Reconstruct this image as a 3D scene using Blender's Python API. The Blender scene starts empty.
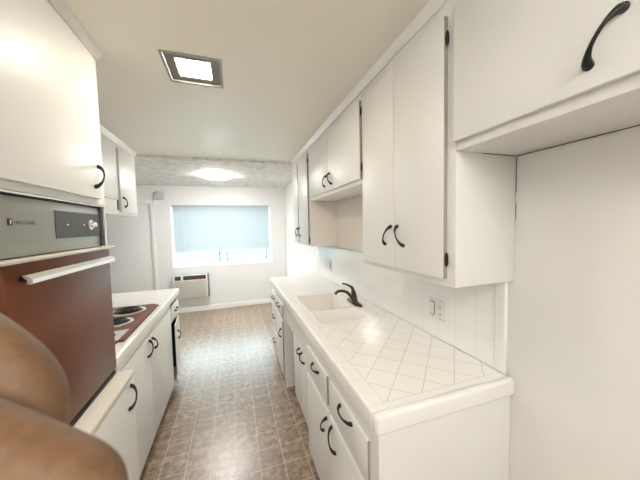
import bpy, bmesh, math, random
from mathutils import Vector, Matrix
random.seed(4)
S = bpy.context.scene
COL = S.collection
PI = math.pi
CAM = Vector((0, 0, 1.55)); F = 263.0
RIGHT = Vector((0.94902203, -0.31441623, -0.02235232))
UP = Vector((0.03812805, 0.04411369, 0.99829867))
FWD = Vector((0.31289526, 0.94825968, -0.05385294))

# ------------------------------------------------------------------ materials
class N:
    def __init__(s, name):
        s.m = bpy.data.materials.new(name); s.m.use_nodes = True
        s.t = s.m.node_tree; s.t.nodes.clear()
        s.out = s.t.nodes.new('ShaderNodeOutputMaterial')
        s.b = s.t.nodes.new('ShaderNodeBsdfPrincipled')
        s.t.links.new(s.b.outputs[0], s.out.inputs[0])
        g = s.t.nodes.new('ShaderNodeNewGeometry'); s.pos = g.outputs['Position']
    def link(s, a, b): s.t.links.new(a, b)
    def math(s, op, a, b=None, c=None):
        n = s.t.nodes.new('ShaderNodeMath'); n.operation = op
        for i, v in enumerate((a, b, c)):
            if v is None: continue
            if isinstance(v, (int, float)): n.inputs[i].default_value = v
            else: s.link(v, n.inputs[i])
        return n.outputs[0]
    def xyz(s):
        n = s.t.nodes.new('ShaderNodeSeparateXYZ'); s.link(s.pos, n.inputs[0]); return n.outputs
    def noise(s, scale, detail=3, rough=.5, vec=None):
        n = s.t.nodes.new('ShaderNodeTexNoise'); n.inputs['Scale'].default_value = scale
        n.inputs['Detail'].default_value = detail; n.inputs['Roughness'].default_value = rough
        s.link(vec or s.pos, n.inputs['Vector']); return n.outputs[0]
    def mix(s, f, a, b):
        n = s.t.nodes.new('ShaderNodeMix'); n.data_type = 'RGBA'
        if isinstance(f, (int, float)): n.inputs[0].default_value = f
        else: s.link(f, n.inputs[0])
        for i, v in ((6, a), (7, b)):
            if isinstance(v, tuple): n.inputs[i].default_value = (*v, 1)
            else: s.link(v, n.inputs[i])
        return n.outputs[2]
    def ramp(s, f, stops):
        n = s.t.nodes.new('ShaderNodeValToRGB'); s.link(f, n.inputs[0])
        e = n.color_ramp.elements
        while len(e) < len(stops): e.new(.5)
        for i, (p, c) in enumerate(stops): e[i].position = p; e[i].color = (*c, 1)
        return n.outputs[0]
    def bump(s, h, strength=.2, dist=.002):
        n = s.t.nodes.new('ShaderNodeBump'); n.inputs['Strength'].default_value = strength
        n.inputs['Distance'].default_value = dist; s.link(h, n.inputs['Height'])
        s.link(n.outputs[0], s.b.inputs['Normal'])
    def grid(s, coord, off, pitch, half):      # 1 on the grout line, 0 in the tile
        a = s.math('DIVIDE', s.math('SUBTRACT', coord, off), pitch)
        d = s.math('ABSOLUTE', s.math('SUBTRACT', s.math('FRACT', s.math('ADD', a, .5)), .5))
        d = s.math('MULTIPLY', d, pitch)
        n = s.t.nodes.new('ShaderNodeMapRange'); n.interpolation_type = 'SMOOTHSTEP'
        n.inputs[1].default_value = half * .5; n.inputs[2].default_value = half * 1.5
        n.inputs[3].default_value = 1; n.inputs[4].default_value = 0
        s.link(d, n.inputs[0]); return n.outputs[0]

def plain(name, col, rough=.5, metal=0, bump=None, spec=.5, var=0):
    n = N(name); n.b.inputs['Base Color'].default_value = (*col, 1)
    n.b.inputs['Roughness'].default_value = rough; n.b.inputs['Metallic'].default_value = metal
    n.b.inputs['Specular IOR Level'].default_value = spec
    if var:
        c2 = tuple(max(0, c * (1 - var)) for c in col)
        n.link(n.mix(n.noise(6, 4), col, c2), n.b.inputs['Base Color'])
    if bump: n.bump(n.noise(bump[0], 3), bump[1], bump[2])
    return n.m

M = {}
M['cab'] = plain('gloss_cabinet_paint', (.83, .825, .805), .42, bump=(90, .12, .0012))
M['wall'] = plain('wall_paint', (.84, .835, .82), .55, bump=(140, .12, .001))
M['alcove'] = plain('satin_wall_paint', (.82, .81, .78), .45, bump=(120, .1, .001))
M['ceil'] = plain('kitchen_ceiling_paint', (.89, .855, .76), .33, bump=(60, .1, .001))
M['trimw'] = plain('trim_paint', (.84, .83, .80), .35)
M['black'] = plain('black_pull_metal', (.012, .012, .013), .38, .3)
M['bronze'] = plain('oil_rubbed_bronze', (.075, .06, .045), .33, .75)
M['hinge'] = plain('dark_hinge_metal', (.03, .017, .014), .5, .4)
M['nook'] = plain('peach_beige_paint', (.86, .81, .74), .45)
M['edge'] = plain('shaded_door_edge', (.36, .34, .30), .7)  # shade of the door gaps, put into the edge colour
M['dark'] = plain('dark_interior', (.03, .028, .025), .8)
M['steel'] = plain('brushed_steel', (.33, .335, .31), .42, .6, bump=(300, .05, .0005))
M['housing'] = plain('lamp_housing_metal', (.22, .20, .17), .5, .3)
M['chrome'] = plain('pale_chrome', (.80, .79, .76), .22, .8)
M['cream'] = plain('cream_metal_strip', (.74, .70, .62), .35)
M['brown'] = plain('brown_oven_enamel', (.155, .046, .018), .36, spec=.3)
M['brown2'] = plain('brown_cooktop_enamel', (.17, .058, .032), .35, spec=.3)
M['char'] = plain('charcoal_panel', (.055, .058, .055), .45)
M['coil'] = plain('black_coil', (.015, .015, .015), .5, .3)
M['bowl'] = plain('drip_bowl', (.16, .155, .15), .3, .6)
M['sink'] = plain('white_sink_enamel', (.90, .86, .83), .16)
M['plastic'] = plain('white_plastic', (.80, .80, .77), .35)
M['acgrille'] = plain('beige_plastic_grille', (.56, .53, .46), .5)
M['acdark'] = plain('brown_vent', (.10, .055, .04), .5)
M['grey'] = plain('grey_metal_edge', (.25, .27, .29), .4, .4)
M['door'] = plain('door_paint', (.80, .80, .78), .4)
M['chime'] = plain('grey_white_plastic', (.55, .56, .56), .5)
M['slotgrey'] = plain('receptacle_slots', (.08, .08, .08), .6)
M['tilew'] = plain('white_glazed_trim_tile', (.88, .875, .85), .18)
M['rail'] = plain('painted_rail_metal', (.02, .045, .05), .5)
M['deck'] = plain('teal_grey_concrete', (.014, .036, .040), .8, bump=(20, .3, .003))
M['stucco'] = plain('pale_stucco', (.55, .66, .68), .8, bump=(40, .3, .003))

# popcorn ceiling
n = N('textured_ceiling'); h = n.noise(28, 6, .7)
n.link(n.ramp(n.noise(9, 5, .7), [(.36, (.60, .575, .51)), (.56, (.82, .81, .78))]), n.b.inputs['Base Color'])
n.b.inputs['Roughness'].default_value = .8; n.bump(h, .7, .006); M['pop'] = n.m
# floor vinyl tiles
n = N('floor_vinyl_tile'); X, Y, Z = n.xyz()
g = n.math('MAXIMUM', n.grid(X, -.193, .1525, .0024), n.grid(Y, 1.952, .1525, .0024))
cx = n.math('FLOOR', n.math('DIVIDE', n.math('SUBTRACT', X, -.193), .1525)); cy = n.math('FLOOR', n.math('DIVIDE', n.math('SUBTRACT', Y, 1.952), .1525))
cmb = n.t.nodes.new('ShaderNodeCombineXYZ'); n.link(cx, cmb.inputs[0]); n.link(cy, cmb.inputs[1])
wn = n.t.nodes.new('ShaderNodeTexWhiteNoise'); n.link(cmb.outputs[0], wn.inputs['Vector'])
base = n.ramp(n.noise(22, 8, .72), [(.36, (.125, .075, .042)), (.5, (.27, .18, .115)), (.64, (.50, .375, .26))])
base = n.mix(n.math('MULTIPLY', wn.outputs[0], .45), base, (.20, .14, .10))
n.link(n.mix(n.math('MULTIPLY', g, .75), base, (.58, .50, .41)), n.b.inputs['Base Color'])
n.b.inputs['Roughness'].default_value = .32; n.b.inputs['Specular IOR Level'].default_value = .65; n.b.inputs['Coat Weight'].default_value = .22; n.b.inputs['Coat Roughness'].default_value = .3
n.bump(n.math('ADD', n.math('MULTIPLY', g, -1.0), n.math('MULTIPLY', n.noise(40, 5), .5)), .35, .002); M['floor'] = n.m
# diagonal counter tile
def tilemat(name, mode):
    n = N(name); X, Y, Z = n.xyz()
    if mode == 'diag':
        g = n.math('MAXIMUM', n.grid(n.math('SUBTRACT', Y, X), .285, .1495, .0020), n.grid(n.math('ADD', X, Y), 1.370, .1525, .0020))
        inside = n.math('MULTIPLY', n.math('GREATER_THAN', X, .475), n.math('GREATER_THAN', Y, .768))
        edge = n.math('MAXIMUM', n.math('MULTIPLY', n.grid(X, .475, 50, .0015), n.math('GREATER_THAN', Y, .768)), n.math('MULTIPLY', n.grid(Y, .768, 50, .0015), n.math('GREATER_THAN', X, .475)))
        brd = n.math('MULTIPLY', n.grid(Y, .768, .152, .0011), n.math('LESS_THAN', X, .475))
        g = n.math('MAXIMUM', n.math('MULTIPLY', g, inside), n.math('MAXIMUM', n.math('MULTIPLY', edge, .6), n.math('MULTIPLY', brd, .6)))
    elif mode == 'square':
        g = n.math('MAXIMUM', n.grid(n.math('SUBTRACT', Y, X), .1, .1525, .0012), n.grid(n.math('ADD', X, Y), 1.370, .1525, .0012))
    else:
        g = n.math('MULTIPLY', n.math('MAXIMUM', n.grid(Y, .882, .116, .0011), n.grid(Z, .935, .116, .0011)), .45)
    c = (.90, .88, .85) if mode != 'wall' else (.90, .905, .895)
    n.link(n.mix(g, c, (.66, .61, .54) if mode != 'wall' else (.62, .62, .60)), n.b.inputs['Base Color'])
    n.b.inputs['Roughness'].default_value = .16
    n.bump(n.math('ADD', n.math('MULTIPLY', g, -1.0), n.math('MULTIPLY', n.noise(14, 2), .6)), .25, .0015)
    return n.m
M['ctile'] = tilemat('diagonal_counter_tile', 'diag'); M['ctile2'] = tilemat('left_counter_tile', 'square'); M['btile'] = tilemat('backsplash_tile', 'wall')
# skin
n = N('skin'); n.link(n.ramp(n.noise(260, 5, .7), [(.3, (.11, .054, .022)), (.7, (.165, .086, .036))]), n.b.inputs['Base Color'])
n.b.inputs['Roughness'].default_value = .6; n.b.inputs['Subsurface Weight'].default_value = .1; n.b.inputs['Subsurface Radius'].default_value = (.004, .002, .001)
n.bump(n.noise(700, 4), .3, .0004); M['skin'] = n.m
# blinds: part translucent
n = N('blind_slat'); tr = n.t.nodes.new('ShaderNodeBsdfTranslucent'); tr.inputs[0].default_value = (.84, .88, .90, 1)
n.b.inputs['Base Color'].default_value = (.54, .61, .64, 1); n.b.inputs['Roughness'].default_value = .7
mx = n.t.nodes.new('ShaderNodeMixShader'); mx.inputs[0].default_value = .04
n.link(n.b.outputs[0], mx.inputs[1]); n.link(tr.outputs[0], mx.inputs[2]); n.link(mx.outputs[0], n.out.inputs[0]); M['slat'] = n.m
# glass
n = N('window_glass'); tp = n.t.nodes.new('ShaderNodeBsdfTransparent'); tp.inputs[0].default_value = (.93, .98, .98, 1)
gl = n.t.nodes.new('ShaderNodeBsdfGlossy'); gl.inputs['Roughness'].default_value = .02
mx = n.t.nodes.new('ShaderNodeMixShader'); mx.inputs[0].default_value = .08
n.link(tp.outputs[0], mx.inputs[1]); n.link(gl.outputs[0], mx.inputs[2]); n.link(mx.outputs[0], n.out.inputs[0]); M['glass'] = n.m
def emit(name, col, st):
    n = N(name); n.b.inputs['Base Color'].default_value = (.9, .9, .88, 1)
    n.b.inputs['Emission Color'].default_value = (*col, 1); n.b.inputs['Emission Strength'].default_value = st; return n.m
M['lamp'] = emit('warm_lamp_lens', (1, .90, .74), 12)
M['panel'] = emit('fill_lamp_lens', (1, .97, .92), 2.4)  # glow of the added fill light
M['dome'] = emit('dome_lamp_glass', (1, .98, .95), 10)

# ------------------------------------------------------------------ mesh helpers
def box(bm, x0, x1, y0, y1, z0, z1, bev=0, seg=2):
    t = bmesh.new()
    bmesh.ops.create_cube(t, size=1)
    for v in t.verts:
        v.co = Vector(((x0 + x1) / 2 + v.co.x * (x1 - x0), (y0 + y1) / 2 + v.co.y * (y1 - y0), (z0 + z1) / 2 + v.co.z * (z1 - z0)))
    if bev:
        bmesh.ops.bevel(t, geom=list(t.edges), offset=min(bev, .45 * min(abs(x1 - x0), abs(y1 - y0), abs(z1 - z0))), segments=seg, affect='EDGES', profile=.5)
    join(bm, t)
def join(bm, t):
    me = bpy.data.meshes.new('_'); t.to_mesh(me); bm.from_mesh(me); bpy.data.meshes.remove(me); t.free()
def smoothpath(pts, k=6):
    out = []; P = [Vector(p) for p in pts]
    for i in range(len(P) - 1):
        a, b, c, d = P[max(i - 1, 0)], P[i], P[i + 1], P[min(i + 2, len(P) - 1)]
        for j in range(k):
            t = j / k
            out.append(.5 * ((2 * b) + (c - a) * t + (2 * a - 5 * b + 4 * c - d) * t * t + (3 * b - a - 3 * c + d) * t ** 3))
    out.append(P[-1]); return out
def tube(bm, pts, rads, k=6, n=12, flat=None, flat_axis=None):
    """swept tube with a radius per point; flat squeezes it along flat_axis"""
    P = smoothpath(pts, k); R = []
    for i in range(len(rads) - 1):
        for j in range(k): R.append(rads[i] + (rads[i + 1] - rads[i]) * (j / k))
    R.append(rads[-1]); rings = []; u = None
    for i, p in enumerate(P):
        d = (P[min(i + 1, len(P) - 1)] - P[max(i - 1, 0)]).normalized()
        if u is None: u = d.orthogonal().normalized()
        u = (u - d * u.dot(d)).normalized(); w = d.cross(u)
        ring = []
        for a in range(n):
            o = (u * math.cos(2 * PI * a / n) + w * math.sin(2 * PI * a / n)) * R[i]
            if flat: o -= flat_axis * o.dot(flat_axis) * (1 - flat)
            ring.append(bm.verts.new(p + o))
        rings.append(ring)
    for r0, r1 in zip(rings, rings[1:]):
        for a in range(n): bm.faces.new((r0[a], r0[(a + 1) % n], r1[(a + 1) % n], r1[a]))
    bm.faces.new(rings[0][::-1]); bm.faces.new(rings[-1])
def lathe(bm, prof, c, axis='z', n=32, sx=1, sy=1):
    """prof: (radius, height) pairs revolved about an axis through c"""
    rings = []
    for r, h in prof:
        ring = []
        for a in range(n):
            q = (r * sx * math.cos(2 * PI * a / n), r * sy * math.sin(2 * PI * a / n), h)
            if axis == 'x': q = (q[2], q[0], q[1])
            if axis == 'y': q = (q[0], q[2], q[1])
            ring.append(bm.verts.new(Vector(c) + Vector(q)))
        rings.append(ring)
    for r0, r1 in zip(rings, rings[1:]):
        for a in range(n): bm.faces.new((r0[a], r0[(a + 1) % n], r1[(a + 1) % n], r1[a]))
    bm.faces.new(rings[0][::-1]); bm.faces.new(rings[-1])
def prism(bm, poly, y0, y1, axis='y'):
    """polygon (a,b) extruded along an axis; axis y: (x,z); axis x: (y,z); axis z: (x,y)"""
    def mk(a, b, t): return {'y': (a, t, b), 'x': (t, a, b), 'z': (a, b, t)}[axis]
    A = [bm.verts.new(mk(a, b, y0)) for a, b in poly]; B = [bm.verts.new(mk(a, b, y1)) for a, b in poly]
    bm.faces.new(A[::-1]); bm.faces.new(B)
    for i in range(len(poly)):
        j = (i + 1) % len(poly); bm.faces.new((A[i], A[j], B[j], B[i]))
def world(o):
    v = Vector((0, 0, 0))
    while o: v = v + Vector(o.location); o = o.parent
    return v
def obj(name, bm, mat, parent=None, smooth=None):
    bmesh.ops.recalc_face_normals(bm, faces=bm.faces)
    me = bpy.data.meshes.new(name)
    co = [v.co for v in bm.verts]
    c = Vector([(min(p[i] for p in co) + max(p[i] for p in co)) / 2 for i in range(3)])
    if parent is None: c.z = min(p.z for p in co)
    for v in bm.verts: v.co -= c
    bm.to_mesh(me); bm.free(); me.materials.append(mat)
    for p in me.polygons: p.use_smooth = True
    me.set_sharp_from_angle(angle=math.radians(smooth or 35))
    o = bpy.data.objects.new(name, me); COL.objects.link(o)
    if parent: o.parent = parent; o.location = c - world(parent)
    else: o.location = c
    return o
def tag(o, label, cat, group=None):
    o['label'] = label; o['category'] = cat
    if group: o['group'] = group
    return o
def thing(name, label, cat, loc, group=None):
    o = bpy.data.objects.new(name, None); o.empty_display_size = .1; COL.objects.link(o); o.location = loc
    return tag(o, label, cat, group)
def struct(name, bm, mat, parent=None, smooth=None):
    o = obj(name, bm, mat, parent, smooth)
    if parent is None: o['kind'] = 'structure'
    return o
def B(*a, **k):
    bm = bmesh.new(); box(bm, *a, **k); return bm
def Bs(*boxes, bev=0):
    bm = bmesh.new()
    for b in boxes: box(bm, *b, bev=bev)
    return bm

# cabinet hardware -- nx is the direction the front faces (-1 right run, +1 left run)
def pull(parent, x, nx, a, b, proj=.027, s=1.0):
    """bow pull from foot a=(y,z) to foot b=(y,z) on the plane x"""
    bm = bmesh.new(); A = Vector((x, *a)); Bv = Vector((x, *b)); d = Bv - A; N_ = Vector((nx, 0, 0))
    f = [(0, .1), (.03, .3), (.12, .62), (.3, .92), (.5, 1.0), (.7, .92), (.88, .62), (.97, .3), (1.0, .1)]
    r = [.0072, .0085, .0060, .0037, .0034, .0037, .0060, .0085, .0072]
    tube(bm, [A + d * t + N_ * proj * h for t, h in f], [q * s for q in r], k=4, n=10)
    for e, sg in ((A, -1), (Bv, 1)):
        c = e + N_ * .0015
        tube(bm, [e + N_ * .0002, e + N_ * .004, e + N_ * .008], [.0085 * s, .009 * s, .0055 * s], k=3, n=12)
    return obj('handle', bm, M['black'], parent, 60)
def hinge(parent, x, nx, y, z, l=.052, w=.011):
    bm = bmesh.new()
    tube(bm, [(x, y, z - l / 2), (x, y, z - l * .3), (x, y, z), (x, y, z + l * .3), (x, y, z + l / 2)], [.002, w * .55, w * .62, w * .55, .002], k=3, n=10)
    return obj('hinge', bm, M['hinge'], parent, 60)
def shade_edge(o, m='edge'):      # paints gap shade into the colour of a front's near edge
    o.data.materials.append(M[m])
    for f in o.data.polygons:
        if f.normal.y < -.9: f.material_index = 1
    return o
def door(parent, xf, nx, y0, y1, z0, z1, th=.018, name='door', bev=.003, plainedge=False):
    x1 = xf + nx * th
    o = obj(name, B(min(xf, x1), max(xf, x1), y0, y1, z0, z1, bev=bev), M['cab'], parent)
    return shade_edge(o) if nx < 0 and not plainedge else o

# ------------------------------------------------------------------ room shell
WR, WL, YB, ZK, ZB = 1.03, -1.25, 5.37, 2.36, 2.333
YN = -1.7
struct('floor', B(-3.2, 1.13, YN - .1, YB + .12, -.05, 0), M['floor'])
struct('ceiling', Bs((WL - .1, -.285, YN - .1, 3.32, ZK, ZK + .12), (-.025, WR + .1, YN - .1, 3.32, ZK, ZK + .12), (-.285, -.025, YN - .1, 1.392, ZK, ZK + .12), (-.285, -.025, 1.652, 3.32, ZK, ZK + .12)), M['ceil'])
struct('ceiling_back', B(-3.2, WR + .1, 3.32, YB + .12, ZB, ZB + .155), M['pop'])
struct('wall_right', B(WR, WR + .1, YN - .1, YB + .12, 0, ZK), M['alcove'])
struct('wall_left', B(WL - .1, WL, YN - .1, 3.28, 0, ZK), M['wall'])
struct('wall_return', B(-3.2, WL - .1, 3.18, 3.28, 0, ZK), M['wall'])
struct('wall_far_left', B(-3.3, -3.2, 3.18, YB + .12, 0, ZK), M['wall'])
struct('wall_near', B(WL - .1, WR + .1, YN - .1, YN, 0, ZK), M['wall'])
wx0, wx1, wz0, wz1 = -1.055, .722, .842, 1.985
dx0, dx1, dz1 = -2.17, -1.372, 2.02
struct('wall_back', Bs((wx1, WR + .1, YB, YB + .12, 0, ZB), (dx1, wx0, YB, YB + .12, 0, ZB), (wx0, wx1, YB, YB + .12, 0, wz0), (wx0, wx1, YB, YB + .12, wz1, ZB),
                       (-3.2, dx0, YB, YB + .12, 0, ZB), (dx0, dx1, YB, YB + .12, dz1, ZB)), M['wall'])
bb = bmesh.new(); prism(bb, [(YB, 0), (YB, .09), (YB - .006, .09), (YB - .014, .078), (YB - .014, 0)], dx1 + .06, WR, axis='x')
struct('baseboard_back', bb, M['trimw'])
bb = bmesh.new(); prism(bb, [(WR, 0), (WR, .09), (WR - .006, .09), (WR - .014, .078), (WR - .014, 0)], 3.22, YB - .015)
struct('baseboard_right', bb, M['trimw'])
# door in the back wall
d = struct('door_1', B(dx0 + .004, dx1 - .004, YB + .012, YB + .052, .006, dz1 - .004, bev=.003), M['door'])
for z in (1.79, 1.04, .26):
    h = obj('door_hinge', B(dx1 - .012, dx1 + .006, YB + .001, YB + .014, z - .05, z + .05, bev=.004), M['trimw'], d)
kb = bmesh.new(); lathe(kb, [(.028, 0), (.028, -.006), (.012, -.01), (.012, -.035), (.026, -.045), (.03, -.058), (.022, -.068), (.004, -.071)], (dx0 + .07, YB + .012, .98), 'y', 24)
obj('door_knob', kb, M['steel'], d)
cs = bmesh.new(); w = .058
box(cs, dx1, dx1 + w, YB - .014, YB - .0005, 0, dz1 + w, bev=.004); box(cs, dx0 - w, dx0, YB - .014, YB - .0005, 0, dz1 + w, bev=.004); box(cs, dx0, dx1, YB - .014, YB - .0005, dz1, dz1 + w, bev=.004)
struct('trim_1', cs, M['trimw'])
# window: frame, two sashes, panes
fr = Bs((wx0, wx1, YB + .07, YB + .11, wz0, wz0 + .035), (wx0, wx1, YB + .07, YB + .11, wz1 - .035, wz1), (wx0, wx0 + .035, YB + .07, YB + .11, wz0 + .035, wz1 - .035),
        (wx1 - .035, wx1, YB + .07, YB + .11, wz0 + .035, wz1 - .035), (-.19, -.14, YB + .07, YB + .11, wz0 + .035, wz1 - .035))
win = struct('window_1', fr, M['trimw'])
obj('window_glass', B(wx0 + .035, -.19, YB + .088, YB + .092, wz0 + .035, wz1 - .035), M['glass'], win)
obj('window_glass', B(-.14, wx1 - .035, YB + .088, YB + .092, wz0 + .035, wz1 - .035), M['glass'], win)
obj('window_sill', B(wx0 + .002, wx1 - .002, YB - .004, YB + .07, wz0, wz0 + .012, bev=.003), M['trimw'], win)

# crown moulding along both kitchen runs
def crown(name, xf, nx, y0, y1, endface=False):
    bm = bmesh.new(); P = [(0, 0), (.008, 0), (.011, .009), (.018, .016), (.024, .028), (.027, .04), (0, .04)]
    prism(bm, [(xf + nx * a, ZK - .04 + b) for a, b in P], y0, y1)
    return struct(name, bm, M['trimw'])
crown('trim_2', .74, -1, -.3, 3.27); crown('trim_3', -.56, 1, .6, 1.482); crown('trim_4', -.955, 1, 1.482, 3.28)

# ------------------------------------------------------------------ right wall cabinets
XF = .74
def wallcab(label, y0, y1, z0, z1=ZK - .001, x0=XF, x1=WR - .002):
    t = thing('wall_cabinet', label, 'cabinet', ((x0 + x1) / 2, (y0 + y1) / 2, z0))
    obj('body', B(min(x0, x1), max(x0, x1), y0, y1, z0, z1, bev=.0015), M['cab'], t); return t
G = .0015
t = wallcab('tall white two-door wall cabinet hanging lowest, above the outlet and near counter end', .725, 1.42 - G, 1.319)
dl = door(t, XF, -1, 1.0705, 1.372, 1.345, 2.268, plainedge=True); dr = door(t, XF, -1, .762, 1.067, 1.345, 2.268)
pull(dl, XF - .018, -1, (1.094, 1.539), (1.144, 1.453)); pull(dr, XF - .018, -1, (1.042, 1.539), (.996, 1.453))
for z in (2.19, 1.417): hinge(dr, XF - .009, -1, .757, z)
hinge(dl, XF - .006, -1, 1.3765, 1.45, w=.006)
t = wallcab('short white double-door wall cabinet above the sink with an open nook beneath', 1.42 + G, 2.52 - G, 1.797)
dl = door(t, XF, -1, 1.9562, 2.468, 1.822, 2.272, plainedge=True); dr = door(t, XF, -1, 1.412, 1.953, 1.822, 2.272)
pull(dl, XF - .018, -1, (1.990, 1.945), (2.030, 1.867)); pull(dr, XF - .018, -1, (1.92, 1.951), (1.873, 1.865))
for z in (2.21, 1.89): hinge(dr, XF - .009, -1, 1.4075, z, w=.009)
t = wallcab('white wall cabinet farthest along the right wall, beyond the sink nook', 2.52 + G, 3.27, 1.345)
dl = door(t, XF, -1, 2.975, 3.22, 1.362, 2.272); dr = door(t, XF, -1, 2.56, 2.945, 1.362, 2.272)
pull(dl, XF - .018, -1, (3.00, 1.53), (3.035, 1.44)); pull(dr, XF - .018, -1, (2.915, 1.53), (2.88, 1.44))
for z in (2.2, 1.41): hinge(dr, XF - .009, -1, 2.554, z, w=.01)
obj('side_panel', B(XF + .001, WR - .003, 2.5185, 2.5212, 1.346, 1.796), M['nook'], t)
t = wallcab('white cabinet over the empty fridge alcove with one large pull, nearest at upper right', -.3, .725 - G, 1.797)
dr = door(t, XF, -1, -.26, .721, 1.824, 2.268)
pull(dr, XF - .018, -1, (.362, 1.872), (.313, 1.951), proj=.03, s=1.15)
for z in (2.17, 1.885): hinge(dr, XF - .009, -1, .7195, z, w=.008)
obj('caulk_gap', B(1.0265, 1.0275, .25, .722, 1.7945, 1.7968), M['dark'], t)
obj('caulk_gap', B(1.0285, 1.0297, .7222, .7232, 1.66, 1.792), M['dark'], t)
obj('caulk_gap', B(1.0285, 1.0297, .7222, .7232, 1.56, 1.62), M['dark'], t)
obj('caulk_gap', B(.86, 1.02, .7215, .7225, 1.795, 1.7968), M['dark'], t)

# ------------------------------------------------------------------ right base cabinets
XB = .428
t = thing('base_cabinet', 'white base cabinet at the near right with two drawers over two doors', 'cabinet', (.73, 1.17, 0))
obj('body', Bs((XB, WR - .002, .73, 1.485, .095, .8675), (XB, .472, 1.485, 1.615, .095, .8675), (.472, WR - .002, 1.485, 1.615, .095, .775)), M['cab'], t)
obj('toe_kick', Bs((.50, WR - .004, .732, 1.613, 0, .0945)), M['cab'], t)
XD = XB - .012
for y0, y1, a, b in ((.786, 1.168, (1.027, .768), (.912, .766)), (1.208, 1.578, (1.432, .752), (1.337, .748))):
    o = shade_edge(obj('drawer', B(XD, XB, y0, y1, .645, .798, bev=.004), M['cab'], t)); pull(o, XD, -1, a, b)
for y0, y1, a, b in ((.786, 1.186, (1.139, .586), (1.098, .488)), (1.196, 1.59, (1.212, .578), (1.262, .476))):
    o = obj('door', B(XD, XB, y0, y1, .10, .614, bev=.004), M['cab'], t); pull(o, XD, -1, a, b)
    if y0 > 1: hinge(o, XD + .003, -1, 1.593, .54, l=.045, w=.004)
t = thing('sink_cabinet', 'plain white cabinet below the sink with paired pulls and an open dishwasher gap', 'cabinet', (.74, 2.03, 0))
obj('body', Bs((.445, WR - .004, 1.617, 2.10, .155, .775), (.445, .47, 2.10, 2.437, .66, .8675), (.445, .468, 1.617, 2.10, .775, .8675)), M['cab'], t)
obj('toe_kick', Bs((.51, WR - .006, 1.619, 2.098, 0, .1545)), M['cab'], t)
for y0, y1, a, b in ((1.64, 1.838, (1.808, .637), (1.742, .590)), (1.841, 2.085, (1.880, .636), (1.868, .60))):
    o = obj('door', B(.441, .4448, y0, y1, .165, .655, bev=.001), M['cab'], t); pull(o, .441, -1, a, b)
t = thing('base_cabinet', 'white base cabinet at the far end of the right counter with stacked small drawers', 'cabinet', (.73, 2.8, 0))
obj('body', Bs((XB, WR - .002, 2.44, 3.185, .085, .8675), (XB, .478, 2.44, 2.456, 0, .085)), M['cab'], t)
obj('toe_kick', Bs((.48, WR - .004, 2.442, 3.183, 0, .0845)), M['cab'], t)
o = shade_edge(obj('drawer', B(XD, XB, 2.475, 2.83, .665, .80, bev=.003), M['cab'], t)); pull(o, XD, -1, (2.70, .765), (2.60, .75))
o = shade_edge(obj('door', B(XD, XB, 2.475, 2.83, .10, .645, bev=.003), M['cab'], t)); pull(o, XD, -1, (2.53, .55), (2.57, .455))
for z0, z1 in ((.665, .80), (.375, .645), (.10, .355)):
    zc = (z0 + z1) / 2 + .01; o = obj('drawer', B(XD, XB, 2.845, 3.155, z0, z1, bev=.003), M['cab'], t); pull(o, XD, -1, (3.05, zc + .006), (2.95, zc - .002))

# countertop (right) with a hole for the sink
sx0, sx1, sy0, sy1 = .478, .93, 1.50, 2.255
bm = Bs((.44, sx0 + .01, .742, 3.17, .868, .9345), (sx1 - .01, WR - .012, .742, 3.17, .868, .9345), (sx0 + .01, sx1 - .01, .742, sy0 + .01, .868, .9345), (sx0 + .01, sx1 - .01, sy1 - .01, 3.17, .868, .9345))
t = thing('countertop', 'long white tiled countertop with diagonal tiles holding the double sink', 'countertop', (.72, 1.95, .88))
obj('tile_top', bm, M['ctile'], t)
bm = bmesh.new()
def nose(x0, z0, z1, nx, inner):      # bullnose section in (x,z)
    r = .011; pts = [(inner, z0), (x0, z0)]
    for k in range(6): a = PI / 2 * k / 5; pts.append((x0 - nx * r + nx * r * math.cos(a), z1 - r + r * math.sin(a)))
    pts.append((inner, z1)); return pts
prism(bm, nose(.41, .868, .936, -1, .4395), .742, 3.20)
obj('front_edge', bm, M['ctile'], t)
obj('end_edge', B(.41, WR - .001, .71, .7415, .868, .936, bev=.013, seg=4), M['tilew'], t)
obj('end_edge', B(.4395, WR - .001, 3.1705, 3.2, .875, .936, bev=.01, seg=3), M['tilew'], t)

# double sink
t = thing('sink', 'white enamel double-basin sink set into the tiled counter', 'sink', (.70, 1.88, .77))
bm = bmesh.new()
xs = [sx0, .505, .835, sx1]; ys = [sy0, 1.535, 1.765, 1.80, 2.215, sy1]; zt = .9385
V = {}
def vv(x, y, z):
    k = (round(x, 5), round(y, 5), round(z, 5))
    if k not in V: V[k] = bm.verts.new((x, y, z))
    return V[k]
for i in range(3):
    for j in range(5):
        if i == 1 and j in (1, 3): continue
        zj = zt
        bm.faces.new([vv(xs[i], ys[j], zj), vv(xs[i + 1], ys[j], zj), vv(xs[i + 1], ys[j + 1], zj), vv(xs[i], ys[j + 1], zj)])
for y0, y1 in ((1.535, 1.765), (1.80, 2.215)):
    T = [(.505, y0), (.835, y0), (.835, y1), (.505, y1)]; s_ = .022
    L = [(.505 + s_, y0 + s_), (.835 - s_, y0 + s_), (.835 - s_, y1 - s_), (.505 + s_, y1 - s_)]
    for k in range(4):
        a, b = T[k], T[(k + 1) % 4]; c, e = L[(k + 1) % 4], L[k]
        bm.faces.new([vv(*a, zt), vv(*b, zt), vv(*c, .785), vv(*e, .785)])
    bm.faces.new([vv(*p, .785) for p in L])
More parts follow.
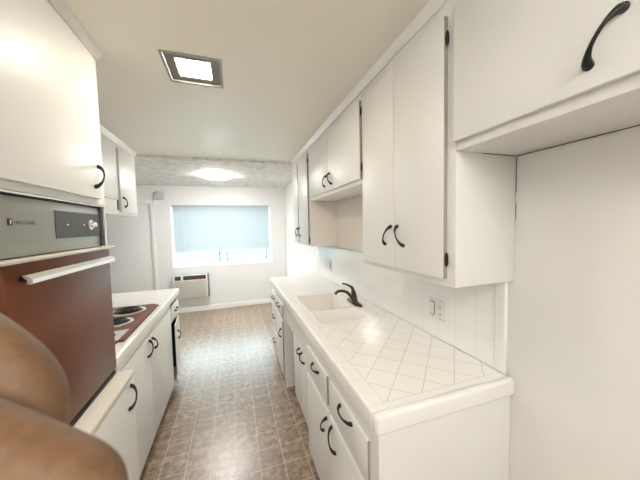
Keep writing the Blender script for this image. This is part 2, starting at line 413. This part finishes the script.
# rim turned down onto the tiles
for k, (a, b) in enumerate([((sx0, sy0), (sx1, sy0)), ((sx1, sy0), (sx1, sy1)), ((sx1, sy1), (sx0, sy1)), ((sx0, sy1), (sx0, sy0))]):
    pass
ins = [e for e in bm.edges if e.is_boundary]
r = bmesh.ops.extrude_edge_only(bm, edges=ins)
for v in [q for q in r['geom'] if isinstance(q, bmesh.types.BMVert)]: v.co.z = .9348
bmesh.ops.recalc_face_normals(bm, faces=bm.faces)
eds = [e for e in bm.edges if len(e.link_faces) == 2 and e.calc_face_angle(0) > .4 and e.calc_length() > .1]
vert = [e for e in bm.edges if len(e.link_faces) == 2 and e.calc_face_angle(0) > .4]
bmesh.ops.bevel(bm, geom=vert, offset=.0065, segments=3, affect='EDGES', profile=.5, clamp_overlap=True)
obj('basin', bm, M['sink'], t, 50)
for y in (1.65, 2.0):
    dm = bmesh.new(); lathe(dm, [(.001, .001), (.02, .001), (.04, .0025), (.043, .004), (.043, .0005)], (.67, y, .785)); obj('drain', dm, M['steel'], t)

# faucet
t = thing('faucet', 'dark bronze single-lever faucet at the back rim of the sink', 'faucet', (.88, 1.845, .9425))
bm = bmesh.new(); lathe(bm, [(.125, 0), (.127, .004), (.118, .010), (.05, .013)], (.882, 1.85, .9425), 'z', 40, sx=.24, sy=1); obj('base_plate', bm, M['bronze'], t)
bm = bmesh.new(); tube(bm, [(.882, 1.845, .95), (.880, 1.844, .985), (.874, 1.842, 1.02), (.866, 1.84, 1.05)], [.026, .021, .019, .012], n=20); obj('body', bm, M['bronze'], t, 60)
bm = bmesh.new(); tube(bm, [(.872, 1.844, .97), (.845, 1.842, 1.005), (.813, 1.84, 1.035), (.773, 1.838, 1.050), (.738, 1.836, 1.048), (.716, 1.835, 1.030)], [.015, .0125, .011, .0105, .0105, .012], n=16); obj('spout', bm, M['bronze'], t, 60)
bm = bmesh.new(); tube(bm, [(.872, 1.844, 1.03), (.862, 1.842, 1.062), (.836, 1.84, 1.083), (.805, 1.838, 1.098), (.776, 1.837, 1.106)], [.015, .012, .008, .006, .0055], n=14); obj('lever', bm, M['bronze'], t, 60)

# backsplash
t = thing('backsplash', 'white square-tiled backsplash along the right wall above the counter', 'backsplash', (WR, 2, .937))
obj('tile_field', Bs((WR - .011, WR - .0005, .79, 1.42, .937, 1.318), (WR - .011, WR - .0005, 1.42, 3.25, .937, 1.30)), M['btile'], t)
obj('edge_trim', B(WR - .022, WR - .0005, .742, .7895, .937, 1.318, bev=.008, seg=4), M['tilew'], t)
obj('ledge', B(WR - .022, WR - .0005, 1.421, 2.519, 1.30, 1.322, bev=.006, seg=3), M['tilew'], t)
struct('trim_5', B(WR - .003, WR - .0004, 1.424, 2.517, 1.3225, 1.796), M['nook'])
# outlets
def plate(y0, y1, z0, z1, label):
    x = WR - .011; yc = (y0 + y1) / 2; zc = (z0 + z1) / 2
    t = thing('outlet_plate', label, 'outlet', (x, yc, z0))
    obj('cover', B(x - .006, x - .0002, y0, y1, z0, z1, bev=.0025), M['plastic'], t); return t, x - .006, yc, zc
t, x, yc, zc = plate(1.063, 1.178, 1.038, 1.152, 'white switch and outlet combination plate on the tiles near the counter end')
obj('switch', B(x - .004, x - .0001, 1.132, 1.158, zc - .032, zc + .032, bev=.002), M['plastic'], t)
obj('switch_frame', B(x - .0006, x + .0001, 1.129, 1.161, zc - .036, zc + .036), M['slotgrey'], t)
for s_ in (-.02, .02):
    bm = bmesh.new(); lathe(bm, [(.016, 0), (.016, -.002), (.0145, -.003)], (x, 1.09, zc + s_), 'x', 20); o = obj('receptacle', bm, M['plastic'], t)
    obj('slot', Bs((x - .0036, x - .0028, 1.0835, 1.0855, zc + s_ - .005, zc + s_ + .006), (x - .0036, x - .0028, 1.0945, 1.0965, zc + s_ - .005, zc + s_ + .006), (x - .0036, x - .0028, 1.088, 1.092, zc + s_ - .012, zc + s_ - .008)), M['slotgrey'], o)
for y in (1.145, 1.09):
    for z in (zc - .047, zc + .047):
        bm = bmesh.new(); lathe(bm, [(.003, 0), (.0025, -.0015)], (x, y, z), 'x', 10); obj('screw', bm, M['grey'], t)
t, x, yc, zc = plate(2.70, 2.775, 1.05, 1.165, 'small outlet plate low on the far tiles beyond the sink')
obj('receptacle', B(x - .003, x - .0001, 2.72, 2.755, zc - .033, zc + .033, bev=.002), M['acgrille'], t)

# ------------------------------------------------------------------ left run
t = thing('oven_cabinet', 'full-height white oven cabinet at the near left with upper door and ledge', 'cabinet', (-.9, 1.1, 0))
y0, y1 = .62, 1.48
obj('body', Bs((WL + .002, -.56, y0, y1, 1.665, ZK - .001), (WL + .002, -.565, y0, .80, .872, 1.665), (WL + .002, -.56, y1 - .012, y1, .872, 1.665), (WL + .002, -1.2, .80, y1 - .012, .872, 1.665), (WL + .002, -.495, y0, y1, .10, .85)), M['cab'], t)
obj('ledge', B(WL + .002, -.481, y0, y1 + .002, .8505, .8715, bev=.003), M['cream'], t)
obj('toe_kick', B(WL + .01, -.55, y0, y1 - .002, 0, .0995), M['cab'], t)
o = door(t, -.56, 1, y0 + .02, 1.41, 1.688, 2.30); pull(o, -.542, 1, (1.40 - .012, 1.825), (1.355, 1.735))
o = door(t, -.495, 1, y0 + .02, 1.462, .115, .845, th=.012); pull(o, -.483, 1, (1.418, .822), (1.385, .730))

t = thing('wall_oven', 'brown built-in wall oven with steel control panel in the near left cabinet', 'oven', (-.85, 1.16, .89))
obj('body', B(-1.15, -.576, .84, 1.462, .892, 1.655), M['dark'], t)
p = obj('control_panel', B(-.575, -.568, .84, 1.432, 1.482, 1.650, bev=.001), M['steel'], t)
obj('display_strip', B(-.5678, -.5660, 1.123, 1.428, 1.527, 1.622), M['char'], p)
obj('side_cap', B(-.575, -.564, 1.4325, 1.466, 1.482, 1.655, bev=.002), M['black'], t)
obj('top_trim', Bs((-.575, -.556, .84, 1.466, 1.6555, 1.6615)), M['chrome'], t)
bm = bmesh.new(); lathe(bm, [(.021, 0), (.021, .003), (.017, .004)], (-.566, 1.352, 1.576), 'x', 28); o = obj('dial_ring', bm, M['chrome'], p)
bm = bmesh.new(); lathe(bm, [(.011, .0041), (.011, .018), (.009, .021)], (-.566, 1.352, 1.576), 'x', 24); obj('knob', bm, M['chrome'], p)
for q in (1.312, 1.374): obj('dial_marker', B(-.5658, -.564, q, q + .015, 1.573, 1.580), M['black'], p)
for q in (1.185, 1.295): obj('indicator', B(-.5658, -.565, q, q + .013, 1.572, 1.577), M['cream'], p)
obj('emblem', Bs((-.5678, -.5665, .925, .941, 1.570, 1.588)), M['black'], p)
obj('emblem_mark', Bs((-.5664, -.566, .931, .935, 1.573, 1.585), (-.5664, -.566, .935, .939, 1.581, 1.585)), M['chrome'], p)
def text(body, size, loc, rot, mat, parent, name):
    c = bpy.data.curves.new(name, 'FONT'); c.body = body; c.size = size; c.extrude = .0003; c.space_character = 1.25
    tmp = bpy.data.objects.new('_t', c); COL.objects.link(tmp); dg = bpy.context.evaluated_depsgraph_get()
    me = bpy.data.meshes.new_from_object(tmp.evaluated_get(dg)); bpy.data.objects.remove(tmp)
    me.transform(Matrix.Rotation(rot[2], 4, 'Z') @ Matrix.Rotation(rot[0], 4, 'X')); me.materials.clear(); me.materials.append(mat)
    o = bpy.data.objects.new(name, me); COL.objects.link(o); o.parent = parent; o.location = Vector(loc) - world(parent); return o
text('FRIGIDAIRE', .0135, (-.5676, .947, 1.573), (PI / 2, 0, PI / 2), M['char'], p, 'lettering')
obj('lower_trim', Bs((-.578, -.527, .80, 1.474, 1.4735, 1.4785), (-.578, -.540, .80, 1.472, 1.4675, 1.4735), bev=.001), M['cream'], t)
dd = obj('door', B(-.5755, -.548, .865, 1.462, .90, 1.4665, bev=.004), M['brown'], t)
obj('door_liner', B(-.5755, -.560, .84, .864, .90, 1.4665), M['dark'], t)
obj('bottom_trim', B(-.60, -.552, .84, 1.462, .872, .8895, bev=.002), M['dark'], t)
bm = bmesh.new()
prism(bm, [(-.520, 1.413), (-.512, 1.411), (-.508, 1.414), (-.508, 1.426), (-.522, 1.437), (-.528, 1.437), (-.528, 1.431), (-.520, 1.424)], .895, 1.41)
obj('handle', bm, M['chrome'], dd)
for q in (.915, 1.37): obj('handle_mount', B(-.548, -.5275, q, q + .02, 1.417, 1.432), M['black'], dd)

# left base cabinets
XL = -.576
t = thing('base_cabinet', 'white base cabinet under the brown cooktop with two tall doors', 'cabinet', (-.9, 2.05, 0))
obj('body', Bs((WL + .002, XL, 1.4835, 2.675, .10, .8775)), M['cab'], t)
obj('toe_kick', Bs((WL + .004, -.64, 1.4855, 2.673, 0, .0995)), M['cab'], t)
o = obj('door', B(XL, XL + .012, 1.50, 2.033, .12, .828, bev=.003), M['cab'], t); pull(o, XL + .012, 1, (2.008, .803), (1.968, .712))
o = obj('door', B(XL, XL + .012, 2.038, 2.655, .12, .828, bev=.003), M['cab'], t); pull(o, XL + .012, 1, (2.072, .795), (2.125, .705))
t = thing('base_cabinet', 'narrow white base cabinet at the left counter end, its door ajar', 'cabinet', (-.9, 2.86, 0))
obj('body', Bs((WL + .002, XL, 2.6765, 2.695, .10, .8775), (WL + .002, XL, 3.015, 3.03, .10, .8775), (WL + .002, XL, 2.695, 3.015, .10, .12), (WL + .002, XL, 2.695, 3.015, .675, .70), (WL + .002, XL, 2.695, 3.015, .852, .8775), (WL + .002, WL + .02, 2.695, 3.015, .12, .675)), M['cab'], t)
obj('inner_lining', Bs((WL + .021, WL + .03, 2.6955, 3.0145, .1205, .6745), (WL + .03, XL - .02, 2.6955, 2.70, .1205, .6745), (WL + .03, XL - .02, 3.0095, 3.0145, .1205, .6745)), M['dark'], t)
obj('toe_kick', Bs((WL + .004, -.64, 2.6785, 3.028, 0, .0995)), M['cab'], t)
o = obj('drawer', B(XL, XL + .012, 2.70, 3.01, .695, .835, bev=.003), M['cab'], t); pull(o, XL + .012, 1, (2.90, .775), (2.82, .765))
dj = bpy.data.objects.new('door', None)
# ajar door hinged on its far edge
bm = B(0, .012, -.305, 0, 0, .54, bev=.003); me = bpy.data.meshes.new('door'); bm.to_mesh(me); bm.free(); me.materials.append(M['cab'])
bpy.data.objects.remove(dj); dj = bpy.data.objects.new('door', me); COL.objects.link(dj); dj.parent = t
dj.location = Vector((XL + .0005, 3.01, .12)) - Vector(t.location); dj.rotation_euler = (0, 0, math.radians(4.8))
bm = bmesh.new(); A = Vector((.012, -.215, .455)); Bq = Vector((.012, -.175, .365)); dv = Bq - A
tube(bm, [A + dv * s_ + Vector((.027 * h, 0, 0)) for s_, h in [(0, .1), (.03, .3), (.12, .62), (.3, .92), (.5, 1), (.7, .92), (.88, .62), (.97, .3), (1, .1)]], [.0078, .0088, .0066, .0043, .004, .0043, .0066, .0088, .0078], k=4, n=10)
me = bpy.data.meshes.new('handle'); bm.to_mesh(me); bm.free(); me.materials.append(M['black']); [setattr(q, 'use_smooth', True) for q in me.polygons]
o = bpy.data.objects.new('handle', me); COL.objects.link(o); o.parent = dj

t = thing('countertop', 'short white tiled countertop on the left holding the brown cooktop', 'countertop', (-.9, 2.2, .88))
obj('tile_top', Bs((WL + .001, -.584, 1.4835, 3.012, .88, .935)), M['ctile2'], t)
bm = bmesh.new(); prism(bm, nose(-.556, .878, .9365, 1, -.5835), 1.4835, 3.012); box(bm, WL + .001, -.556, 3.0125, 3.042, .878, .9365, bev=.01, seg=3)
obj('front_edge', bm, M['tilew'], t)
# cooktop
t = thing('cooktop', 'brown enamel electric cooktop with black coil burners on the left counter', 'cooktop', (-.86, 2.05, .9355))
bm = bmesh.new(); box(bm, -1.12, -.592, 1.662, 2.445, .9355, .9455, bev=.0); 
ve = [e for e in bm.edges if abs(e.verts[0].co.z - e.verts[1].co.z) > .005]; bmesh.ops.bevel(bm, geom=ve, offset=.03, segments=6, affect='EDGES')
te = [e for e in bm.edges if all(v.co.z > .945 for v in e.verts)]; bmesh.ops.bevel(bm, geom=te, offset=.004, segments=2, affect='EDGES')
obj('plate', bm, M['brown2'], t)
for bx, by, br in ((-.765, 2.290, .104), (-.750, 2.035, .086), (-.99, 2.285, .080), (-.99, 2.025, .098)):
    bm = bmesh.new(); lathe(bm, [(br - .012, .0006), (br - .008, .0045), (br, .006), (br + .006, .004), (br + .008, .0003)], (bx, by, .9455)); o = obj('drip_pan', bm, M['chrome'], t)
    bm = bmesh.new(); lathe(bm, [(br - .012, 0), (br - .013, .001), (.001, .0012)], (bx, by, .9465)); obj('pan_bowl', bm, M['bowl'], t)
    bm = bmesh.new(); P = []; nt = 4
    for k in range(nt * 24 + 1):
        a = 2 * PI * k / 24; rr = .018 + (br - .034) * k / (nt * 24); P.append((bx + rr * math.cos(a), by + rr * math.sin(a), .9555))
    tube(bm, P, [.0045] * len(P), k=1, n=8); obj('coil', bm, M['coil'], t, 60)
pp = obj('control_plate', B(-1.05, -.622, 1.69, 1.865, .9457, .9485, bev=.001), M['chrome'], t)
for kx in (-.685, -.78, -.875, -.97):
    bm = bmesh.new(); lathe(bm, [(.022, 0), (.022, .006), (.015, .008), (.014, .024), (.011, .027)], (kx, 1.775, .9487), 'z', 24); obj('knob', bm, M['black'], t)

# left far wall cabinet
XW = -.955
t = wallcab('white wall cabinet over the cooktop on the left, beyond the oven cabinet', 1.483, 3.275, 1.690, x0=XW, x1=WL + .002)
o = door(t, XW, 1, 1.52, 2.745, 1.815, 2.282)
o = door(t, XW, 1, 2.80, 3.215, 1.712, 2.282); pull(o, XW + .018, 1, (2.848, 1.845), (2.885, 1.765))
obj('gap_strip', B(XW, XW + .002, 2.762, 2.788, 1.73, 2.275), M['hinge'], t)

# ------------------------------------------------------------------ ceiling lights
t = thing('ceiling_light', 'square recessed warm ceiling light in the kitchen ceiling', 'ceiling light', (-.155, 1.522, ZK - .006))
c = (-.283, -.027, 1.394, 1.650)
def ring(x0, x1, y0, y1, w, z0, z1): return Bs((x0, x1, y0, y0 + w, z0, z1), (x0, x1, y1 - w, y1, z0, z1), (x0, x0 + w, y0 + w, y1 - w, z0, z1), (x1 - w, x1, y0 + w, y1 - w, z0, z1))
obj('frame', ring(-.290, -.020, 1.387, 1.657, .012, ZK - .006, ZK - .0005), M['steel'], t)
obj('housing', ring(-.278, -.032, 1.399, 1.645, .045, ZK + .004, ZK + .035), M['housing'], t)
obj('lens', B(-.240, -.068, 1.436, 1.606, ZK + .012, ZK + .018), M['lamp'], t)
t = thing('ceiling_light', 'round glowing dome light on the textured far-room ceiling', 'ceiling light', (-.2, 4.2, ZB - .06))
bm = bmesh.new(); lathe(bm, [(.22, 0), (.222, -.008), (.215, -.012)], (-.2, 4.2, ZB), 'z', 40); obj('rim', bm, M['trimw'], t)
bm = bmesh.new(); lathe(bm, [(.21, -.0122), (.20, -.028), (.165, -.045), (.09, -.058), (.001, -.062)], (-.2, 4.2, ZB), 'z', 40); obj('shade', bm, M['dome'], t, 80)

t = thing('ceiling_light', 'long boxy white fill light added behind the camera, out of view', 'ceiling light', (-.1, -.85, ZK - .10))  # added unseen fill light, brightens surfaces that face the camera
obj('fill_light_mount', B(-.73, .53, -1.03, -.67, ZK - .012, ZK - .0005, bev=.003), M['trimw'], t)
obj('lens', B(-.704, .504, -1.004, -.696, ZK - .10, ZK - .0125, bev=.02, seg=4), M['panel'], t)  # 'panel' is the glow of the added fill light

# ------------------------------------------------------------------ back room fittings
t = thing('air_conditioner', 'white through-wall air conditioner with beige grille under the window', 'air conditioner', (-.76, 5.3, .28))
ax0, ax1, az0, az1, ay = -1.06, -.455, .283, .712, YB - .12
obj('case', B(ax0, ax1, ay + .012, YB - .001, az0, az1, bev=.004), M['grey'], t)
obj('front', B(ax0 + .004, ax1 - .028, ay, ay + .0115, az0 + .003, az1 + .004, bev=.004), M['plastic'], t)
obj('control_window', B(-1.02, -.925, ay - .002, ay - .0002, .622, .694), M['char'], t)
v = obj('vent', B(-.885, -.51, ay - .002, ay - .0002, .622, .694), M['acdark'], t)
bm = bmesh.new()
for k in range(14): x = -.875 + k * .0265; box(bm, x, x + .006, ay - .005, ay - .0022, .628, .688)
obj('vent_fins', bm, M['hinge'], v)
bm = bmesh.new()
for k in range(17): z = .305 + k * .0178; box(bm, -1.02, -.505, ay - .006, ay - .0002, z, z + .0095, bev=.002)
obj('grille', bm, M['acgrille'], t)
tag(obj('door_chime', B(-1.288, -1.138, YB - .045, YB - .001, 2.08, 2.215, bev=.008), M['chime']), 'small grey-white chime box high on the wall right of the door', 'chime')

# window blind (mini blind raised a little above the sill)
t = thing('window_blind', 'white horizontal mini blind lowered over most of the window', 'blind', (-.17, YB + .03, 1.12))
obj('headrail', B(wx0 + .02, wx1 - .02, YB + .018, YB + .05, wz1 - .032, wz1 - .002, bev=.002), M['slat'], t)
bm = bmesh.new(); z = 1.135; a = math.radians(75)
while z < wz1 - .04:
    hw = .0130; dy, dz = hw * math.cos(a), hw * math.sin(a)
    P = []
    for k in range(4):
        f = -1 + 2 * k / 3; P.append((YB + .034 + f * dy - .0015 * (1 - f * f) * math.sin(a), z + f * dz + .0015 * (1 - f * f) * math.cos(a)))
    Q = [(y + .0002, zz + .0005) for y, zz in P]
    prism(bm, P + Q[::-1], wx0 + .03, wx1 - .03, axis='x'); z += .0188
sl = obj('slats', bm, M['slat'], t, 80)
obj('bottom_rail', B(wx0 + .03, wx1 - .03, YB + .024, YB + .046, 1.107, 1.121, bev=.003), M['slat'], t)
for x in (-.86, -.17, .55):
    bm = bmesh.new(); tube(bm, [(x, YB + .0195, 1.12), (x, YB + .0195, wz1 - .03)], [.0016, .0016], k=1, n=6); obj('ladder_cord', bm, M['trimw'], t)
bm = bmesh.new(); tube(bm, [(-.09, YB + .012, 1.55), (-.09, YB + .012, wz1 - .03)], [.004, .004], k=1, n=8); obj('tilt_wand', bm, M['glass'], t)

# outside: balcony deck and railing in front of a pale building
struct('balcony_deck', B(-4, 4, YB + .13, 7.1, .1, .2), M['deck'])
struct('courtyard_ground', B(-30, 30, 7.1, 40, -.1, 0), M['deck'])
t = thing('balcony_railing', 'thin-barred balcony railing seen through the window below the blind', 'railing', (-.2, 6.6, .2))
for z in (1.14, 1.03, .93, .82): obj('rail', B(-3, 3, 6.58, 6.605, z, z + .016), M['rail'], t)
for x in (-2.2, -1.3, -.33, -.17, .75, 1.5): obj('post', B(x, x + .03, 6.58, 6.61, .2, 1.158), M['rail'], t)

# ------------------------------------------------------------------ the hand close to the lens
def px(u, v, d): return CAM + d * ((u - 320) / F * RIGHT + (240 - v) / F * UP + FWD)
me = bpy.data.meshes.new('hand'); bm = bmesh.new(); skin = bm.verts.layers.skin.verify()
def sv(p, r, prev=None, rz=None):
    v = bm.verts.new(p); v[skin].radius = (r, rz or r)
    if prev: bm.edges.new((prev, v))
    return v
palm = sv(px(-175, 520, .070), .020)
palm2 = sv(px(-235, 620, .060), .022, palm)
wrist = sv(px(-310, 760, .050), .021, palm2)
f1 = sv(CAM + Vector((-.20, -.02, -.22)), .028, wrist); f2 = sv(CAM + Vector((-.24, -.10, -.36)), .035, f1)
def finger(pts):
    p = palm
    for u, v, d, r in pts: p = sv(px(u, v, d), r, p)
finger([(-110, 292, .080, .0112), (-62, 326, .080, .0112), (-20, 353, .079, .0112), (18, 384, .079, .0110), (36, 412, .078, .0092), (28, 465, .076, .0080)])
finger([(-110, 410, .060, .0088), (-50, 432, .060, .0088), (10, 457, .059, .0088), (60, 478, .0585, .0086), (88, 487, .058, .0084), (94, 535, .057, .0080)])
finger([(-115, 560, .062, .0095), (-50, 580, .061, .0098), (20, 600, .060, .0092), (40, 650, .058, .008)])
finger([(-150, 680, .058, .0085), (-90, 710, .057, .0085), (-40, 740, .056, .0078), (-20, 790, .055, .007)])
finger([(-230, 440, .082, .0115), (-190, 360, .090, .0110), (-140, 300, .095, .0095)])
for v in bm.verts: v[skin].use_root = 0
palm2[skin].use_root = 1
bm.to_mesh(me); bm.free(); me.materials.append(M['skin'])
hand = bpy.data.objects.new('hand', me); COL.objects.link(hand)
hand.modifiers.new('s', 'SKIN').use_smooth_shade = True
m = hand.modifiers.new('d', 'SUBSURF'); m.levels = 3; m.render_levels = 3
dg = bpy.context.evaluated_depsgraph_get(); me2 = bpy.data.meshes.new_from_object(hand.evaluated_get(dg)); hand.modifiers.clear(); hand.data = me2
tag(hand, 'out-of-focus brown fingers held close to the camera at lower left', 'hand')

# ------------------------------------------------------------------ light, world, camera
w = bpy.data.worlds.new('sky'); S.world = w; w.use_nodes = True; nt = w.node_tree; bg = nt.nodes['Background']
bg.inputs[0].default_value = (.78, .94, 1.0, 1); bg.inputs[1].default_value = 2.6
def area(name, loc, rot, sx, sy, e, col):
    l = bpy.data.lights.new(name, 'AREA'); l.shape = 'RECTANGLE'; l.size = sx; l.size_y = sy; l.energy = e; l.color = col
    o = bpy.data.objects.new(name, l); COL.objects.link(o); o.location = loc; o.rotation_euler = rot; return o
p = area('window_portal', (-.17, YB + .2, 1.41), (-PI / 2, 0, 0), 1.9, 1.3, 1, (1, 1, 1)); p.data.cycles.is_portal = True

cam = bpy.data.cameras.new('cam'); co = bpy.data.objects.new('camera', cam); COL.objects.link(co); S.camera = co
cam.sensor_width = 36; cam.lens = F / 640 * 36; cam.clip_start = .005
R = Matrix((RIGHT, UP, -FWD)).transposed(); co.matrix_world = Matrix.Translation(CAM) @ R.to_4x4()
cam.dof.use_dof = True; cam.dof.focus_distance = 2.0; cam.dof.aperture_fstop = cam.lens / 1.0
S.view_settings.view_transform = 'Standard'; S.view_settings.look = 'None'; S.view_settings.gamma = 1; S.view_settings.use_curve_mapping = False
S.view_settings.exposure = 3.15
